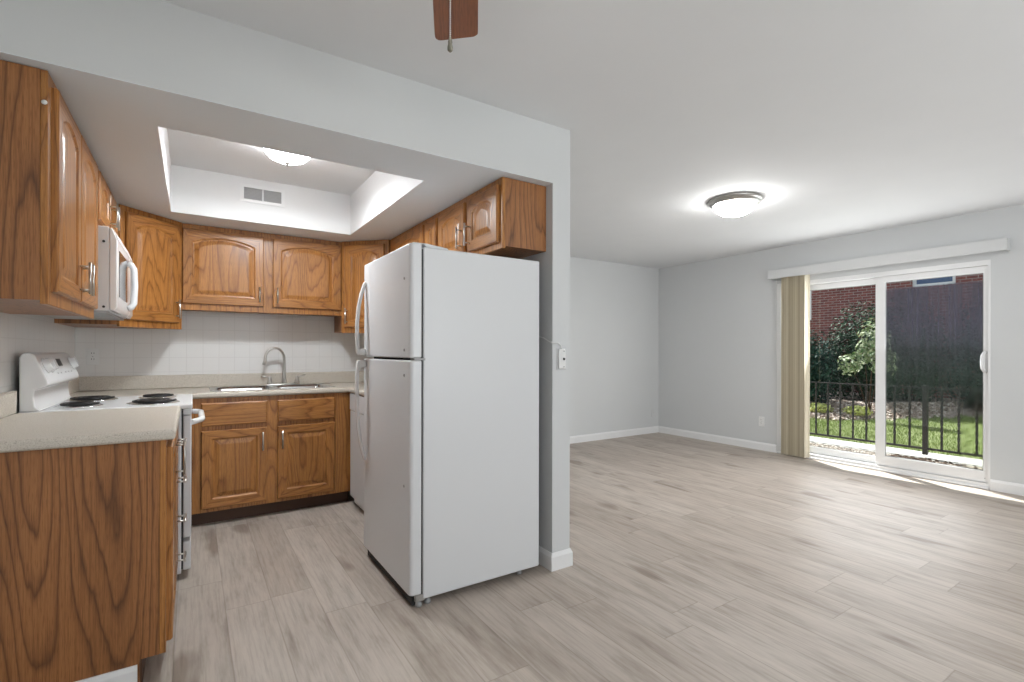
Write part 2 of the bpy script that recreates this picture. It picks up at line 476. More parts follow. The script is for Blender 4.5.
# ------------------------------------------------------------------ sliding glass door
d = tag(bpy.data.objects.new('door_1', None), 'white framed sliding glass door to the patio', 'door', None, 'structure')
COL.objects.link(d); d.location = (XR, 0, 0)
fr = MB().cells([DY0, DY0 + .016, DY1 - .045, DY1], [0, .05, DZ - .045, DZ],
                lambda y, z: y < DY0 + .016 or y > DY1 - .045 or z < .05 or z > DZ - .045, 0, T_)
fr.v = [(c, a, b) for a, b, c in fr.v]
obj('outer_frame', fr, M['vinyl'], d)
tk = MB().box(-.02, .0, DY0 + .003, DY1 - .003, 0, .022)
obj('sill_nosing', tk, M['vinyl'], d, bevel=.006)
def panel(name, y0, y1, gy0, gy1, x0, x1, z0, z1, gz0, gz1, gm):
    f = MB().cells([y0, gy0, gy1, y1], [z0, gz0, gz1, z1], lambda y, z: not (gy0 < y < gy1 and gz0 < z < gz1), x0, x1)
    f.v = [(c, a, b) for a, b, c in f.v]
    p = obj(name, f, M['vinyl'], d, bevel=.004)
    obj('pane', MB().box((x0 + x1) / 2 - .003, (x0 + x1) / 2 + .003, gy0 - .006, gy1 + .006, gz0 - .006, gz1 + .006), gm, p)
    bead = obj('glazing_bead', MB().cells([gy0 - .002, gy0 + .006, gy1 - .006, gy1 + .002], [gz0 - .002, gz0 + .006, gz1 - .006, gz1 + .002],
        lambda y, z: not (gy0 + .006 < y < gy1 - .006 and gz0 + .006 < z < gz1 - .006), 0, .004), M['grey'], p)
    for v in bead.data.vertices: v.co = (x0 + .012 + v.co.z, v.co.x, v.co.y)
    return p
ps = panel('sliding_panel', DY0 + .017, 2.205, 1.382, 2.122, .022, .058, .052, DZ - .047, .152, 1.905, M['fog'])
pf = panel('fixed_panel', 2.15, DY1 - .046, 2.222, 3.105, .070, .106, .052, DZ - .047, .126, 1.905, M['glass'])
hd = MB().tube([(.022, 1.366, 1.03), (.0, 1.372, 1.035), (-.022, 1.378, 1.06), (-.026, 1.38, 1.115), (-.022, 1.378, 1.17), (.0, 1.372, 1.195), (.022, 1.366, 1.20)], .012, 10)
obj('pull_handle', hd, M['vinyl'], ps)
for v_ in ((.052, 1.37, .09),):
    obj('screw', MB().lathe([(.004, -.002), (.004, .002)], 10, (.0205, v_[1], v_[2]), 'x'), M['grey'], ps)

# ------------------------------------------------------------------ cabinets
def contour(w, h, side, bot, top, rise, i, y, K=14):
    """closed loop: bottom edge, right, top (arched), left; inset i"""
    xl, xr = -w / 2 + side + i, w / 2 - side - i
    zb = bot + i; zs_ = h - top - rise - i
    L = [(xl, y, zb), (xr, y, zb)]
    for k in range(K + 1):
        s = k / K; x = xr + (xl - xr) * s
        L.append((x, y, zs_ + (rise * math.sin(PI * s) ** .75 if rise else 0)))
    return L
def rectloop(w, h, i, y, K=14):
    xl, xr = -w / 2 + i, w / 2 - i
    L = [(xl, y, i), (xr, y, i)]
    for k in range(K + 1): L.append((xr + (xl - xr) * k / K, y, h - i))
    return L
def bar_handle(name, parent, loc, length=.13, vertical=True, proj=.032):
    """bar pull; front is -y"""
    m = MB(); a = length / 2; b = a - .018
    if vertical:
        m.tube([(0, -proj, -a), (0, -proj, a)], .0055, 10)
        for s in (-b, b): m.tube([(0, .0, s), (0, -proj, s)], .0042, 8)
    else:
        m.tube([(-a, -proj, 0), (a, -proj, 0)], .0055, 10)
        for s in (-b, b): m.tube([(s, .0, 0), (s, -proj, 0)], .0042, 8)
    return obj(name, m, M['nickel'], parent, loc)
TD = .02
def raised_door(parent, x, z, w, h, face_y, handle=None, arch=True, side=.058, hl=.13):
    """raised-panel door, bottom centre at (x, face_y, z) of its cabinet"""
    rise = min(.045, w * .11) if arch else 0.0
    K = 14; n = K + 3
    r = [rectloop(w, h, 0, 0), rectloop(w, h, 0, -TD + .006), rectloop(w, h, .005, -TD),
         contour(w, h, side, side, side * .85, rise, 0, -TD), contour(w, h, side, side, side * .85, rise, .006, -TD + .007),
         contour(w, h, side, side, side * .85, rise, .011, -TD + .0085)]
    # rails run across, stiles upright
    fm = [1 if (i == 0 or 2 <= i < 2 + K) else 0 for i in range(n)]
    m = MB(); m.loops(r, mats=[None, fm, fm, fm, fm], cap1=False)
    dr = obj('door', m, [M['oak'], M['oak_h']], parent, (x, face_y, z))
    q = [contour(w, h, side, side, side * .85, rise, .011, -TD + .0085), contour(w, h, side, side, side * .85, rise, .017, -TD + .0080),
         contour(w, h, side, side, side * .85, rise, .042, -TD + .0015), contour(w, h, side, side, side * .85, rise, .046, -TD + .001)]
    obj('raised_panel', MB().loops(q, cap0=False), M['oak'], dr)
    if handle:
        hx = (-w / 2 + .03) if handle[0] == 'l' else (w / 2 - .03)
        hz = {'b': .03 + hl / 2, 't': h - .03 - hl / 2}[handle[1]]
        bar_handle('handle', dr, (hx, -TD, hz), hl)
    return dr
def carcass(parent, w, dpt, h, toe=0.0, end_mat=None, hollow=False, toe_d=.075):
    """box x 0..w, front face at y=-dpt, back at 0; separate face frame"""
    ft = .019
    b = MB()
    if hollow:
        b.cells([0, .018, w - .018, w], [-dpt + ft, -dpt + .03, -.018, 0], lambda x, y: not (.018 < x < w - .018 and -dpt + .03 < y < -.018), toe, h)
    elif toe:
        b.loops([[(0, 0, 0), (0, -dpt + toe_d, 0), (0, -dpt + toe_d, toe), (0, -dpt + ft, toe), (0, -dpt + ft, h), (0, 0, h)],
                 [(w, 0, 0), (w, -dpt + toe_d, 0), (w, -dpt + toe_d, toe), (w, -dpt + ft, toe), (w, -dpt + ft, h), (w, 0, h)]])
    else:
        b.box(0, w, -dpt + ft, 0, 0.012, h)
    obj('carcass', b, end_mat or M['oak_panel'], parent)
    z0 = toe
    f = MB().box(0, w, -dpt, -dpt + ft, z0, h)
    obj('face_frame', f, M['oak'], parent, bevel=.0015, seg=1)
    if toe:
        obj('toe_kick', MB().box(.002, w - .002, -dpt + toe_d - .006, -dpt + toe_d - .0005, 0, toe - .001), M['toe'], parent)
GU = 'oak upper kitchen cabinets'; GB = 'oak base kitchen cabinets'
def upper(name_label, loc, rz, w, dpt, h, doors, handles_len=.13, top_gap=.035, bot_gap=.045):
    t = thing('upper_cabinet', name_label, 'cabinet', loc, rz, GU)
    carcass(t, w, dpt, h)
    for (x0, x1, hd_) in doors:
        raised_door(t, (x0 + x1) / 2, bot_gap, x1 - x0, h - top_gap - bot_gap, -dpt, hd_, hl=handles_len)
    return t

UT = ZH - .003
# left wall (front faces +x): local x runs along +Y
LX = .31
zb = 1.352
ua = upper('tall two-door oak upper cabinet nearest the camera at the left edge', (XL + .006, 2.2, zb), PI / 2, .915, LX - .026 + .007, UT - zb,
      [(.045, .447, 'rb'), (.457, .875, 'lb')])
hcap = obj('hinge_cap', MB().lathe([(.002, 0), (.007, .001), (.008, .004), (.004, .007), (.001, .008)], 12, (-.0, -.283, .660), 'x'), M['plate'], ua)
for v in hcap.data.vertices: v.co.x = -v.co.x
hcap.location = (0, 0, 0)
zm = 1.815
upper('short oak upper cabinet above the microwave', (XL + .006, 3.118, zm), PI / 2, .765, LX - .019, UT - zm,
      [(.03, .375, 'rb'), (.39, .735, 'lb')], bot_gap=.03)
# filler stile between it and the corner cabinet
# corner diagonal cabinets
DG = .452
def diag(label, left):
    h = UT - 1.352
    t = thing('upper_cabinet', label, 'cabinet', (0, 0, 1.352), 0, GU)
    if left:
        A, B = (XL + .007, 3.89), (-.078, YS - .007)
        front0, front1 = (-.398, 3.962), (-.078, 4.282)
        prof = [(XL + .007, 3.962), front0, front1, (-.078, YS - .007), (XL + .007, YS - .007)]
        rz = PI / 4; fx, fy = front0
    else:
        front0, front1 = (1.060, 4.282), (1.363, 3.979)
        prof = [(1.060, YS - .007), front0, front1, (X1 - .001, 3.979), (X1 - .001, YS - .007)]
        rz = -PI / 4; fx, fy = front0
    obj('carcass', MB().prism(prof, .012, h, 'z'), M['oak_panel'], t)
    w_ = math.hypot(front1[0] - front0[0], front1[1] - front0[1])
    ff = obj('face_frame', MB().box(0, w_, -.019, -.0005, 0, h), M['oak'], t, (fx, fy, 0), rz, bevel=.0015, seg=1)
    e = thing('door_mount', None, None)
    bpy.data.objects.remove(e)
    dw = w_ - .07
    drr = raised_door(t, 0, 0, dw, h - .08, 0, 'rb' if left else 'lb')
    c, s = math.cos(rz), math.sin(rz)
    lx, ly = w_ / 2, -.0195
    drr.location = (fx + lx * c - ly * s, fy + lx * s + ly * c, .045); drr.rotation_euler = (0, 0, rz)
    return t
diag('diagonal oak corner upper cabinet between the microwave and the sink wall cabinet', True)
diag('diagonal oak corner upper cabinet partly behind the refrigerator top', False)
# sink wall: local x along +X, front -y
upper('wide two-door oak upper cabinet centred above the sink', (-.074, YS - .007, 1.497), 0, 1.130, YS - .007 - 4.285, UT - 1.497,
      [(.012, .535, 'rb'), (.600, 1.118, 'lb')], handles_len=.12)
# right wall: front faces -x, local x runs towards -Y
dR = X1 - .001 - 1.363
upper('narrow oak upper cabinet behind the refrigerator top on the right wall', (X1 - .001, 3.222, 1.352), -PI / 2, .215, dR, UT - 1.352, [(.015, .200, 'rb')])
upper('oak upper cabinet between narrow cabinet and right-hand corner cabinet', (X1 - .001, 3.976, 1.352), -PI / 2, .750, dR, UT - 1.352, [(.110, .735, 'rb')])
uf = upper('short oak upper cabinet above the refrigerator with its end panel showing', (X1 - .001, 3.003, 1.745), -PI / 2, .793, dR, UT - 1.745,
      [(.020, .385, 'rb'), (.430, .765, 'lb')], bot_gap=.035)

# base cabinets -----------------------------------------------------------
# left run, end panel towards the camera
BD = .615
CT0, CT1 = .877, .915
cb = thing('base_cabinet', 'oak base cabinet in the foreground with a large grained end panel', 'cabinet', (XL + .001, 2.2, 0), PI / 2, GB)
carcass(cb, .905, BD, CT0 - .001, toe=.1)
raised_door(cb, .205, .13, .36, .715, -BD, 'rt', arch=False, hl=.15)
zz = .125
for k in range(4):
    hh = .178
    m = MB(); w_ = .455
    m.loops([rectloop(w_, hh, 0, 0, 1), rectloop(w_, hh, 0, -TD + .006, 1), rectloop(w_, hh, .006, -TD, 1)])
    dr = obj('drawer', m, M['oak_h'], cb, (.645, -BD, zz))
    bar_handle('handle', dr, (0, -TD, hh / 2), .12, False)
    zz += .185
# sink base
sb = thing('base_cabinet', 'oak sink base cabinet with two doors under two false drawer fronts', 'cabinet', (-.05, YS - .007, 0), 0, GB)
SBD = YS - .007 - 3.975
carcass(sb, 1.10, SBD, CT0 - .001, toe=.095, hollow=True)
for x0, x1, hd_ in ((.100, .502, 'rt'), (.570, .974, 'lt')):
    raised_door(sb, (x0 + x1) / 2, .122, x1 - x0, .530, -SBD, hd_, arch=False, hl=.13, side=.062)
    m = MB(); w_ = x1 - x0; hh = .158
    m.loops([rectloop(w_, hh, 0, 0, 1), rectloop(w_, hh, 0, -TD + .006, 1), rectloop(w_, hh, .007, -TD, 1)])
    obj('drawer_front', m, M['oak_h'], sb, ((x0 + x1) / 2, -SBD, .684))
# counters ----------------------------------------------------------------
c1 = thing('countertop', 'short beige laminate countertop in the left foreground', 'countertop', (XL, 2.17, 0))
obj('slab', MB().box(.001, .646, 0, .937, CT0, CT1), M['lam'], c1, bevel=.013, seg=4)
obj('backsplash_lip', MB().box(.0075, .032, .002, .935, CT1 + .0005, 1.017), M['lam'], c1, bevel=.005, seg=2)
c2 = thing('countertop', 'long beige laminate countertop along the sink wall', 'countertop', (0, 0, 0))
SX0, SX1, SY0, SY1 = .105, .955, 4.045, 4.505
cnt = MB().cells([XL + .0065, -.05, SX0 + .015, SX1 - .015, 1.02, X1 - .001], [3.0, 3.885, 3.95, SY0 + .015, SY1 - .015, YS - .0065],
    lambda x, y: ((x < -.05 and y > 3.885) or y > 3.95 or x > 1.02) and not (SX0 + .015 < x < SX1 - .015 and SY0 + .015 < y < SY1 - .015), CT0, CT1)
obj('slab', cnt, M['lam'], c2, bevel=.013, seg=4)
obj('backsplash_lip', MB().cells([XL + .0065, XL + .032, X1 - .026, X1 - .001], [3.0, 3.885, YS - .032, YS - .0065],
    lambda x, y: y > YS - .032 or (x > X1 - .026) or (x < XL + .032 and y > 3.885), CT1 + .0005, 1.017), M['lam'], c2, bevel=.005)

# sink ---------------------------------------------------------------------
sk = thing('kitchen_sink', 'stainless steel double-bowl sink set into the beige countertop', 'sink', ((SX0 + SX1) / 2, (SY0 + SY1) / 2, CT1))
NX, NY = 86, 46
sw, sd = SX1 - SX0, SY1 - SY0
def bowl(x, y, cx, cy, hx, hy, r=.05):
    qx, qy = abs(x - cx) - hx + r, abs(y - cy) - hy + r
    dist = math.hypot(max(qx, 0), max(qy, 0)) + min(max(qx, qy), 0) - r
    return -dist
m = MB()
for j in range(NY + 1):
    for i in range(NX + 1):
        x = -sw / 2 + sw * i / NX; y = -sd / 2 + sd * j / NY
        dd = max(bowl(x, y, -.205, -.03, .18, .175), bowl(x, y, .205, -.03, .18, .175))
        z = .004
        if dd > 0: z = .004 - .17 * min(1, dd / .035) ** .8 if dd < .035 else -.166 - .004 * min(1, (dd - .035) / .1)
        e = min(sw / 2 - abs(x), sd / 2 - abs(y))
        if e < .003: z = .0008
        m.v.append((x, y, z))
for j in range(NY):
    for i in range(NX):
        a = j * (NX + 1) + i
        m.face((a, a + 1, a + NX + 2, a + NX + 1), 0, True)
obj('basin', m, M['steel'], sk)
for sx in (-.205, .205):
    obj('drain', MB().lathe([(.042, 0), (.040, .003), (.03, .001), (.008, -.002)], 24, (sx, -.03, -.168)), M['chrome'], sk)
# faucet
fa = thing('kitchen_faucet', 'brushed nickel gooseneck faucet behind the sink', 'faucet', (.635, 4.465, CT1 + .0045))
obj('base_plate', MB().box(-.135, .125, -.026, .026, 0, .012), M['nickel'], fa, bevel=.008, seg=3)
pts = [(0, 0, .012), (0, 0, .05), (0, 0, .12), (0, 0, .19)]
for k in range(1, 13):
    a = PI * k / 12 * 1.04
    pts.append((-.072 + .072 * math.cos(a), -.10 * (k / 12) * .25, .215 + .088 * math.sin(a)))
pts.append((-.150, -.03, .185)); pts.append((-.153, -.031, .168))
obj('spout', MB().tube(pts, [.020, .017, .0125] + [.0105] * 12 + [.0125, .0135, .0135], 14), M['nickel'], fa)
for s in (-1, 1):
    hm = MB().lathe([(.022, .012), (.020, .03), (.012, .055), (.014, .062), (.010, .072), (.002, .076)], 18, (s * .103 - .005, 0, 0))
    hnd = obj('lever_handle', hm, M['nickel'], fa)
    xx = s * .103 - .005
    obj('lever', MB().tube([(xx, 0, .066), (xx + s * .03, -.006, .070), (xx + s * .065, -.012, .078)], [.006, .0055, .0075], 10), M['nickel'], hnd)

# ------------------------------------------------------------------ range
rg = thing('electric_range', 'white electric coil range beside the foreground counter', 'stove', (XL, 3.122, 0))
RW = .756
obj('body', MB().box(.03, .648, 0, RW, .03, .893), M['white'], rg, bevel=.004)
obj('door_gap', MB().box(.648, .655, .012, RW - .012, .05, .885), M['black'], rg)
# cooktop with raised rim
ct = MB().box(.03, .697, -.001, RW + .001, .8935, .918)
obj('cooktop', ct, M['gloss'], rg, bevel=.007, seg=3)
obj('vent_trim', MB().box(.655, .693, .003, RW - .003, .862, .893), M['white'], rg, bevel=.003)
dm = MB().box(.656, .692, .004, RW - .004, .215, .858)
od = obj('oven_door', dm, M['white'], rg, bevel=.006, seg=3)
obj('oven_window', MB().box(.6921, .6935, .14, RW - .14, .36, .66), M['smoke'], od)
hp = []
for k in range(17):
    s = k / 16; a = PI * s
    hp.append((.69 + .052 * min(1, math.sin(a) * 2.2), .085 + (RW - .17) * s, .812 + .006 * math.sin(a)))
obj('handle', MB().tube(hp, .016, 12), M['gloss'], od)
obj('drawer', MB().box(.656, .690, .004, RW - .004, .045, .195), M['white'], rg, bevel=.006, seg=3)
for y in (.05, RW - .05):
    for x in (.07, .6):
        obj('foot', MB().lathe([(.018, 0), (.018, .01), (.008, .012), (.008, .031)], 12, (x, y, 0)), M['black'], rg)
# burners: right-front side of the range is +x
for bx, by, br in ((.215, .19, .075), (.215, .57, .098), (.52, .19, .098), (.52, .57, .075)):
    pan = obj('drip_pan', MB().lathe([(br + .022, .9185), (br + .020, .921), (br + .008, .9195), (br - .02, .9187), (.004, .9186)], 32, (bx, by, 0)), M['chrome'], rg)
    sp = []
    turns = 4; N = 96
    for k in range(N + 1):
        a = 2 * PI * turns * k / N; r = .018 + (br - .018) * k / N
        sp.append((bx + r * math.cos(a), by + r * math.sin(a), .930))
    obj('burner_coil', MB().tube(sp, .0062, 8), M['coil'], pan)
# console
cp = [(.034, .918), (.034, 1.168), (.044, 1.186), (.066, 1.190), (.085, 1.180), (.130, 1.060), (.133, 1.040), (.122, 1.030), (.086, 1.018), (.083, .985), (.088, .940), (.105, .9185)]
con = obj('control_console', MB().prism(cp, .0, RW, 'y'), M['gloss'], rg, bevel=.006, seg=3)
pn = Vector((.115, 0, .047)).normalized()   # outward normal of the sloping face
pn = Vector((.936, 0, .351))
def onface(y, t): return Vector((.085 + .045 * t, y, 1.180 - .12 * t))
for y in (.085, .165, RW - .065):
    p = onface(y, .45)
    m = MB()
    a = Vector((0, 1, 0)); b_ = pn.cross(a)
    for r0, r1, h0, h1 in ((.030, .026, .0, .020),):
        m.loops([[p + (a * math.cos(2 * PI * k / 24) + b_ * math.sin(2 * PI * k / 24)) * r + pn * h for k in range(24)] for r, h in ((.038, .001), (.038, .005), (.032, .008), (.028, .025), (.025, .028))], smooth=True)
    kn = obj('knob', m, M['gloss'], con)
p = onface(RW * .54, .36); a = Vector((0, 1, 0)); b_ = Vector((-.351, 0, .936))
m = MB().loops([[p + a * sx * .045 + b_ * sz * .020 + pn * h for sx, sz in ((-1, -1), (1, -1), (1, 1), (-1, 1))] for h in (.0005, .002)])
obj('clock_display', m, M['black'], con)
for k in range(5):
    p = onface(.27 + k * .075 + (.03 if k > 1 else 0), .80)
    m = MB().loops([[p + a * sx * .008 + b_ * sz * .004 + pn * h for sx, sz in ((-1, -1), (1, -1), (1, 1), (-1, 1))] for h in (.0005, .002)])
    obj('button', m, M['grey'], con)

# ------------------------------------------------------------------ microwave
mw = thing('microwave', 'white over-the-range microwave hanging above the stove', 'microwave', (XL + .007, 3.124, 1.385))
MWW, MH, MD = .752, .425, .345
obj('housing', MB().box(0, MD, 0, MWW, .012, MH), M['white'], mw, bevel=.004)
obj('base_pan', MB().box(.02, MD - .01, .01, MWW - .01, 0, .0115), M['grey'], mw)
dp = [(MD + .001, .012), (MD + .02, .012), (MD + .032, .03), (MD + .032, MH - .06), (MD + .012, MH - .004), (MD + .001, MH - .004)]
md = obj('door', MB().prism(dp, .0, MWW * .74, 'y'), M['gloss'], mw, bevel=.005, seg=3)
obj('window', MB().box(MD + .0325, MD + .0345, .07, MWW * .56, .085, MH - .105), M['smoke'], md)
mcp = obj('control_panel', MB().prism(dp, MWW * .745, MWW, 'y'), M['gloss'], mw, bevel=.005, seg=3)
obj('display', MB().box(MD + .0325, MD + .0338, MWW * .80, MWW * .96, MH - .12, MH - .085), M['black'], mcp)
hp = [(MD + .033, .455, .055), (MD + .048, .458, .062), (MD + .060, .462, .085), (MD + .064, .465, .19), (MD + .060, .462, .285), (MD + .048, .458, .308), (MD + .033, .455, .315)]
obj('handle', MB().tube(hp, .017, 12), M['gloss'], md)
obj('vent_grille', MB().prism([(MD + .013, MH - .0035), (MD + .0135, MH - .0035), (MD + .0335, MH - .058), (MD + .0330, MH - .059)], .04, MWW - .04, 'y'), M['vinyl'], mw)
for z in (.03, MH - .075):
    obj('screw', MB().lathe([(.006, -.003), (.006, .0)], 10, (MD - .02, -.001, z), 'y'), M['black'], mw)

# ------------------------------------------------------------------ refrigerator
FX0, FX1, FY0, FY1 = .840, 1.578, 2.17, 2.915
rf = thing('refrigerator', 'white top-freezer refrigerator standing at the end of the partition wall', 'refrigerator', (FX0, FY0, 0))
FW = FY1 - FY0
obj('cabinet', MB().box(.066, FX1 - FX0, .0, FW, .035, 1.690), M['white'], rf, bevel=.008, seg=3)
obj('door_gasket', MB().box(.0585, .0655, .010, FW - .010, .06, 1.68), M['dark'], rf)
def fdoor(name, z0, z1):
    prof = []
    r = .022
    prof += [(.058, .0)]
    for k in range(6): a = PI / 2 * k / 5; prof.append((r - r * math.sin(a), r - r * math.cos(a)))
    for k in range(6): a = PI / 2 * k / 5; prof.append((r - r * math.cos(a), FW - r + r * math.sin(a)))
    prof += [(.058, FW)]
    return obj(name, MB().prism(prof, z0, z1, 'z'), M['white'], rf, bevel=.006, seg=2)
fd = fdoor('freezer_door', 1.168, 1.703)
fl = fdoor('fresh_food_door', .062, 1.156)
def fhandle(dobj, zs_):
    m = MB(); loops = []
    n = len(zs_)
    for k, (z, px) in enumerate(zs_):
        w2, t2 = .013, .009
        loops.append([(-px - t2, FW - .048 - w2, z), (-px + t2, FW - .048 - w2, z), (-px + t2, FW - .048 + w2, z), (-px - t2, FW - .048 + w2, z)])
    m.loops(loops)
    return obj('handle', m, M['gloss'], dobj, bevel=.005, seg=2)
zs1 = [(1.600, .002), (1.585, .008), (1.53, .026), (1.45, .042), (1.36, .050), (1.26, .050), (1.20, .046), (1.178, .040)]
fhandle(fd, zs1)
obj('handle_bracket', MB().box(-.040, -.001, FW - .060, FW - .036, 1.175, 1.215), M['gloss'], fd, bevel=.004)
zs2 = [(1.146, .040), (1.12, .046), (1.04, .050), (.90, .050), (.76, .042), (.65, .026), (.585, .008), (.57, .002)]
fhandle(fl, zs2)
obj('handle_bracket', MB().box(-.040, -.001, FW - .060, FW - .036, 1.108, 1.148), M['gloss'], fl, bevel=.004)
for z, dobj in ((1.205, fd), (1.545, fd), (1.085, fl), (.56, fl)):
    obj('hole_plug', MB().lathe([(.007, .001), (.007, -.002), (.004, -.004)], 12, (0, .075, z), 'x'), M['grey'], dobj)
hc = obj('hinge_cover', MB().prism([(.014, 1.7035), (.072, 1.7035), (.085, 1.6905), (.20, 1.6905), (.195, 1.698), (.09, 1.7085), (.02, 1.7085)], .012, .075, 'y'), M['white'], rf, bevel=.004)
obj('middle_hinge', MB().box(.02, .075, -.001, .05, 1.1565, 1.1675), M['grey'], rf)
obj('kick_grille', MB().box(.022, .0575, .025, FW - .02, .006, .060), M['dark'], rf)
obj('hinge_bracket', MB().box(.03, .075, .003, .022, .030, .060), M['satin'], rf)
for x, y in ((.052, .022), (.052, FW - .03), (FX1 - FX0 - .1, .05), (FX1 - FX0 - .1, FW - .05), (.1, .03)):
    obj('foot', MB().lathe([(.015, 0), (.015, .016), (.009, .018), (.009, .034)], 14, (x, y, 0)), M['grey'], rf)

# dishwasher under the counter beside the refrigerator
dwt = thing('dishwasher', 'white built-in dishwasher under the counter behind the refrigerator', 'dishwasher', (1.03, 3.32, 0))
obj('tub', MB().box(.03, .60, .005, .60, .02, .872), M['white'], dwt)
dwp = obj('door', MB().box(0, .029, 0, .605, .075, .74), M['white'], dwt, bevel=.005)
obj('control_panel', MB().box(-.004, .029, 0, .605, .745, .872), M['white'], dwt, bevel=.005)
obj('kick_plate', MB().box(.05, .06, .0, .605, .0, .072), M['black'], dwt)

# ------------------------------------------------------------------ small wall things
def duplex(label, loc, rz, group='wall outlets'):
    t = thing('wall_outlet', label, 'outlet', loc, rz, group)
    obj('plate', MB().box(-.036, .036, -.006, 0, -.058, .058), M['plate'], t, bevel=.003, seg=2)
    for z in (-.021, .021):
        f = obj('receptacle', MB().lathe([(.0165, -.0095), (.0165, -.006)], 20, (0, 0, z), 'y'), M['plate'], t)
        obj('slots', MB().box(-.008, -.0055, -.0100, -.0094, z - .002, z + .008), M['dark'], f)
        obj('slots', MB().box(.0055, .008, -.0100, -.0094, z - .002, z + .008), M['dark'], f)
    obj('screw', MB().lathe([(.003, -.0075), (.003, -.006)], 10, (0, 0, 0), 'y'), M['grey'], t)
    return t
duplex('white duplex outlet on the tiled backsplash behind the stove', (-.592, YS - .0065, 1.158), 0)
duplex('white duplex outlet low on the grey wall left of the blinds', (XR - .0005, 3.395, .35), -PI / 2)
t = thing('cable_plate', 'small white cable plate low on the far wall near the corner', 'wall plate', (5.70, YF - .0005, .30), 0)
obj('plate', MB().box(-.035, .035, -.006, 0, -.057, .057), M['wall'], t, bevel=.003)
obj('jack', MB().lathe([(.006, -.016), (.006, -.006)], 12, (0, 0, 0), 'y'), M['nickel'], t)
# phone jack on the end of the partition wall
t = thing('phone_jack', 'white phone jack with a cord on the end of the partition wall', 'phone jack', (1.712, YH - .0005, 1.158), 0)
obj('plate', MB().box(-.037, .037, -.005, 0, -.060, .060), M['wall'], t, bevel=.0025)
bx = obj('cover', MB().box(-.030, .018, -.017, -.0055, -.054, .056), M['plate'], t, bevel=.006, seg=3)
obj('jack', MB().lathe([(.007, -.020), (.007, -.017)], 12, (.004, 0, 0), 'y'), M['dark'], t)
for z in (-.043, .043):
    obj('screw', MB().lathe([(.0035, -.019), (.0035, -.0172)], 10, (.004, 0, z), 'y'), M['grey'], t)
obj('cord', MB().tube([(-.010, -.012, .054), (-.014, -.014, .074), (-.028, -.012, .086), (-.048, -.008, .088), (-.066, -.004, .090), (-.0665, .03, .098), (-.066, .08, .118), (-.066, .16, .132), (-.066, .24, .13)], .003, 8), M['plate'], t)

# ------------------------------------------------------------------ ceiling fixtures
M['lampA'] = emit('lit_frosted_glass_living', (1, .99, .97), 66)
M['lampB'] = emit('lit_frosted_glass_kitchen', (.96, .98, 1.0), 24)
M['lampC'] = emit('lit_frosted_glass_fan', (1, .985, .96), 22)
t = thing('ceiling_light', 'flush ceiling light with stepped nickel rim in the living room', 'ceiling light', (3.70, 2.39, H - .0005), 0, 'lit ceiling lights')
obj('rim', MB().lathe([(.205, 0), (.208, -.012), (.198, -.022), (.190, -.024), (.188, -.036), (.176, -.044), (.162, -.046), (.155, -.03)], 48), M['satin'], t)
obj('diffuser', MB().lathe([(.158, -.040), (.152, -.064), (.132, -.092), (.097, -.115), (.05, -.128), (.003, -.132)], 48), M['lampA'], t)
ld = bpy.data.lights.new('living_room_lamp', 'AREA'); ld.shape = 'DISK'; ld.size = .28; ld.energy = 9; ld.color = (1, .99, .97)
lo = bpy.data.objects.new('living_room_lamp', ld); COL.objects.link(lo); lo.parent = t; lo.location = (0, 0, -.145)
t = thing('ceiling_light', 'white glass bowl light with small finial in the kitchen ceiling recess', 'ceiling light', (.475, 3.22, H - .0065), 0, 'lit ceiling lights')
obj('rim', MB().lathe([(.125, 0), (.128, -.012), (.120, -.020), (.110, -.018)], 40), M['trim'], t)
obj('diffuser', MB().lathe([(.135, -.016), (.137, -.028), (.125, -.055), (.10, -.080), (.06, -.098), (.012, -.105)], 40), M['lampB'], t)
ld = bpy.data.lights.new('kitchen_lamp', 'AREA'); ld.shape = 'DISK'; ld.size = .24; ld.energy = 20; ld.color = (.90, .96, 1.0)
lo = bpy.data.objects.new('kitchen_lamp', ld); COL.objects.link(lo); lo.parent = t; lo.location = (0, 0, -.14)
obj('finial', MB().lathe([(.018, -.103), (.016, -.112), (.008, -.116), (.009, -.124), (.004, -.130), (.001, -.131)], 16), M['nickel'], t)
# return-air vent in the recess
t = thing('air_vent', 'white two-bay air vent in the back side of the ceiling recess', 'vent', (.424, TY1 - .0035, 2.323), 0)
vfr = obj('frame', MB().cells([-.146, -.121, -.004, .004, .121, .146], [-.063, -.042, .042, .063],
    lambda x, z: not ((-.121 < x < -.004 or .004 < x < .121) and -.042 < z < .042), 0, .008), M['trim'], t)
for v in vfr.data.vertices: v.co = (v.co.x, -v.co.z, v.co.y)
obj('backing', MB().box(-.122, .122, -.0015, -.0005, -.043, .043), M['grey'], t)
for k in range(9):
    z = -.038 + k * .0095
    obj('louvre', MB().loops([[(x, -.0065, z - .003), (x, -.0055, z - .0035), (x, -.002, z + .0035), (x, -.003, z + .004)] for x in (-.121, .121)]), M['louvre'], t)

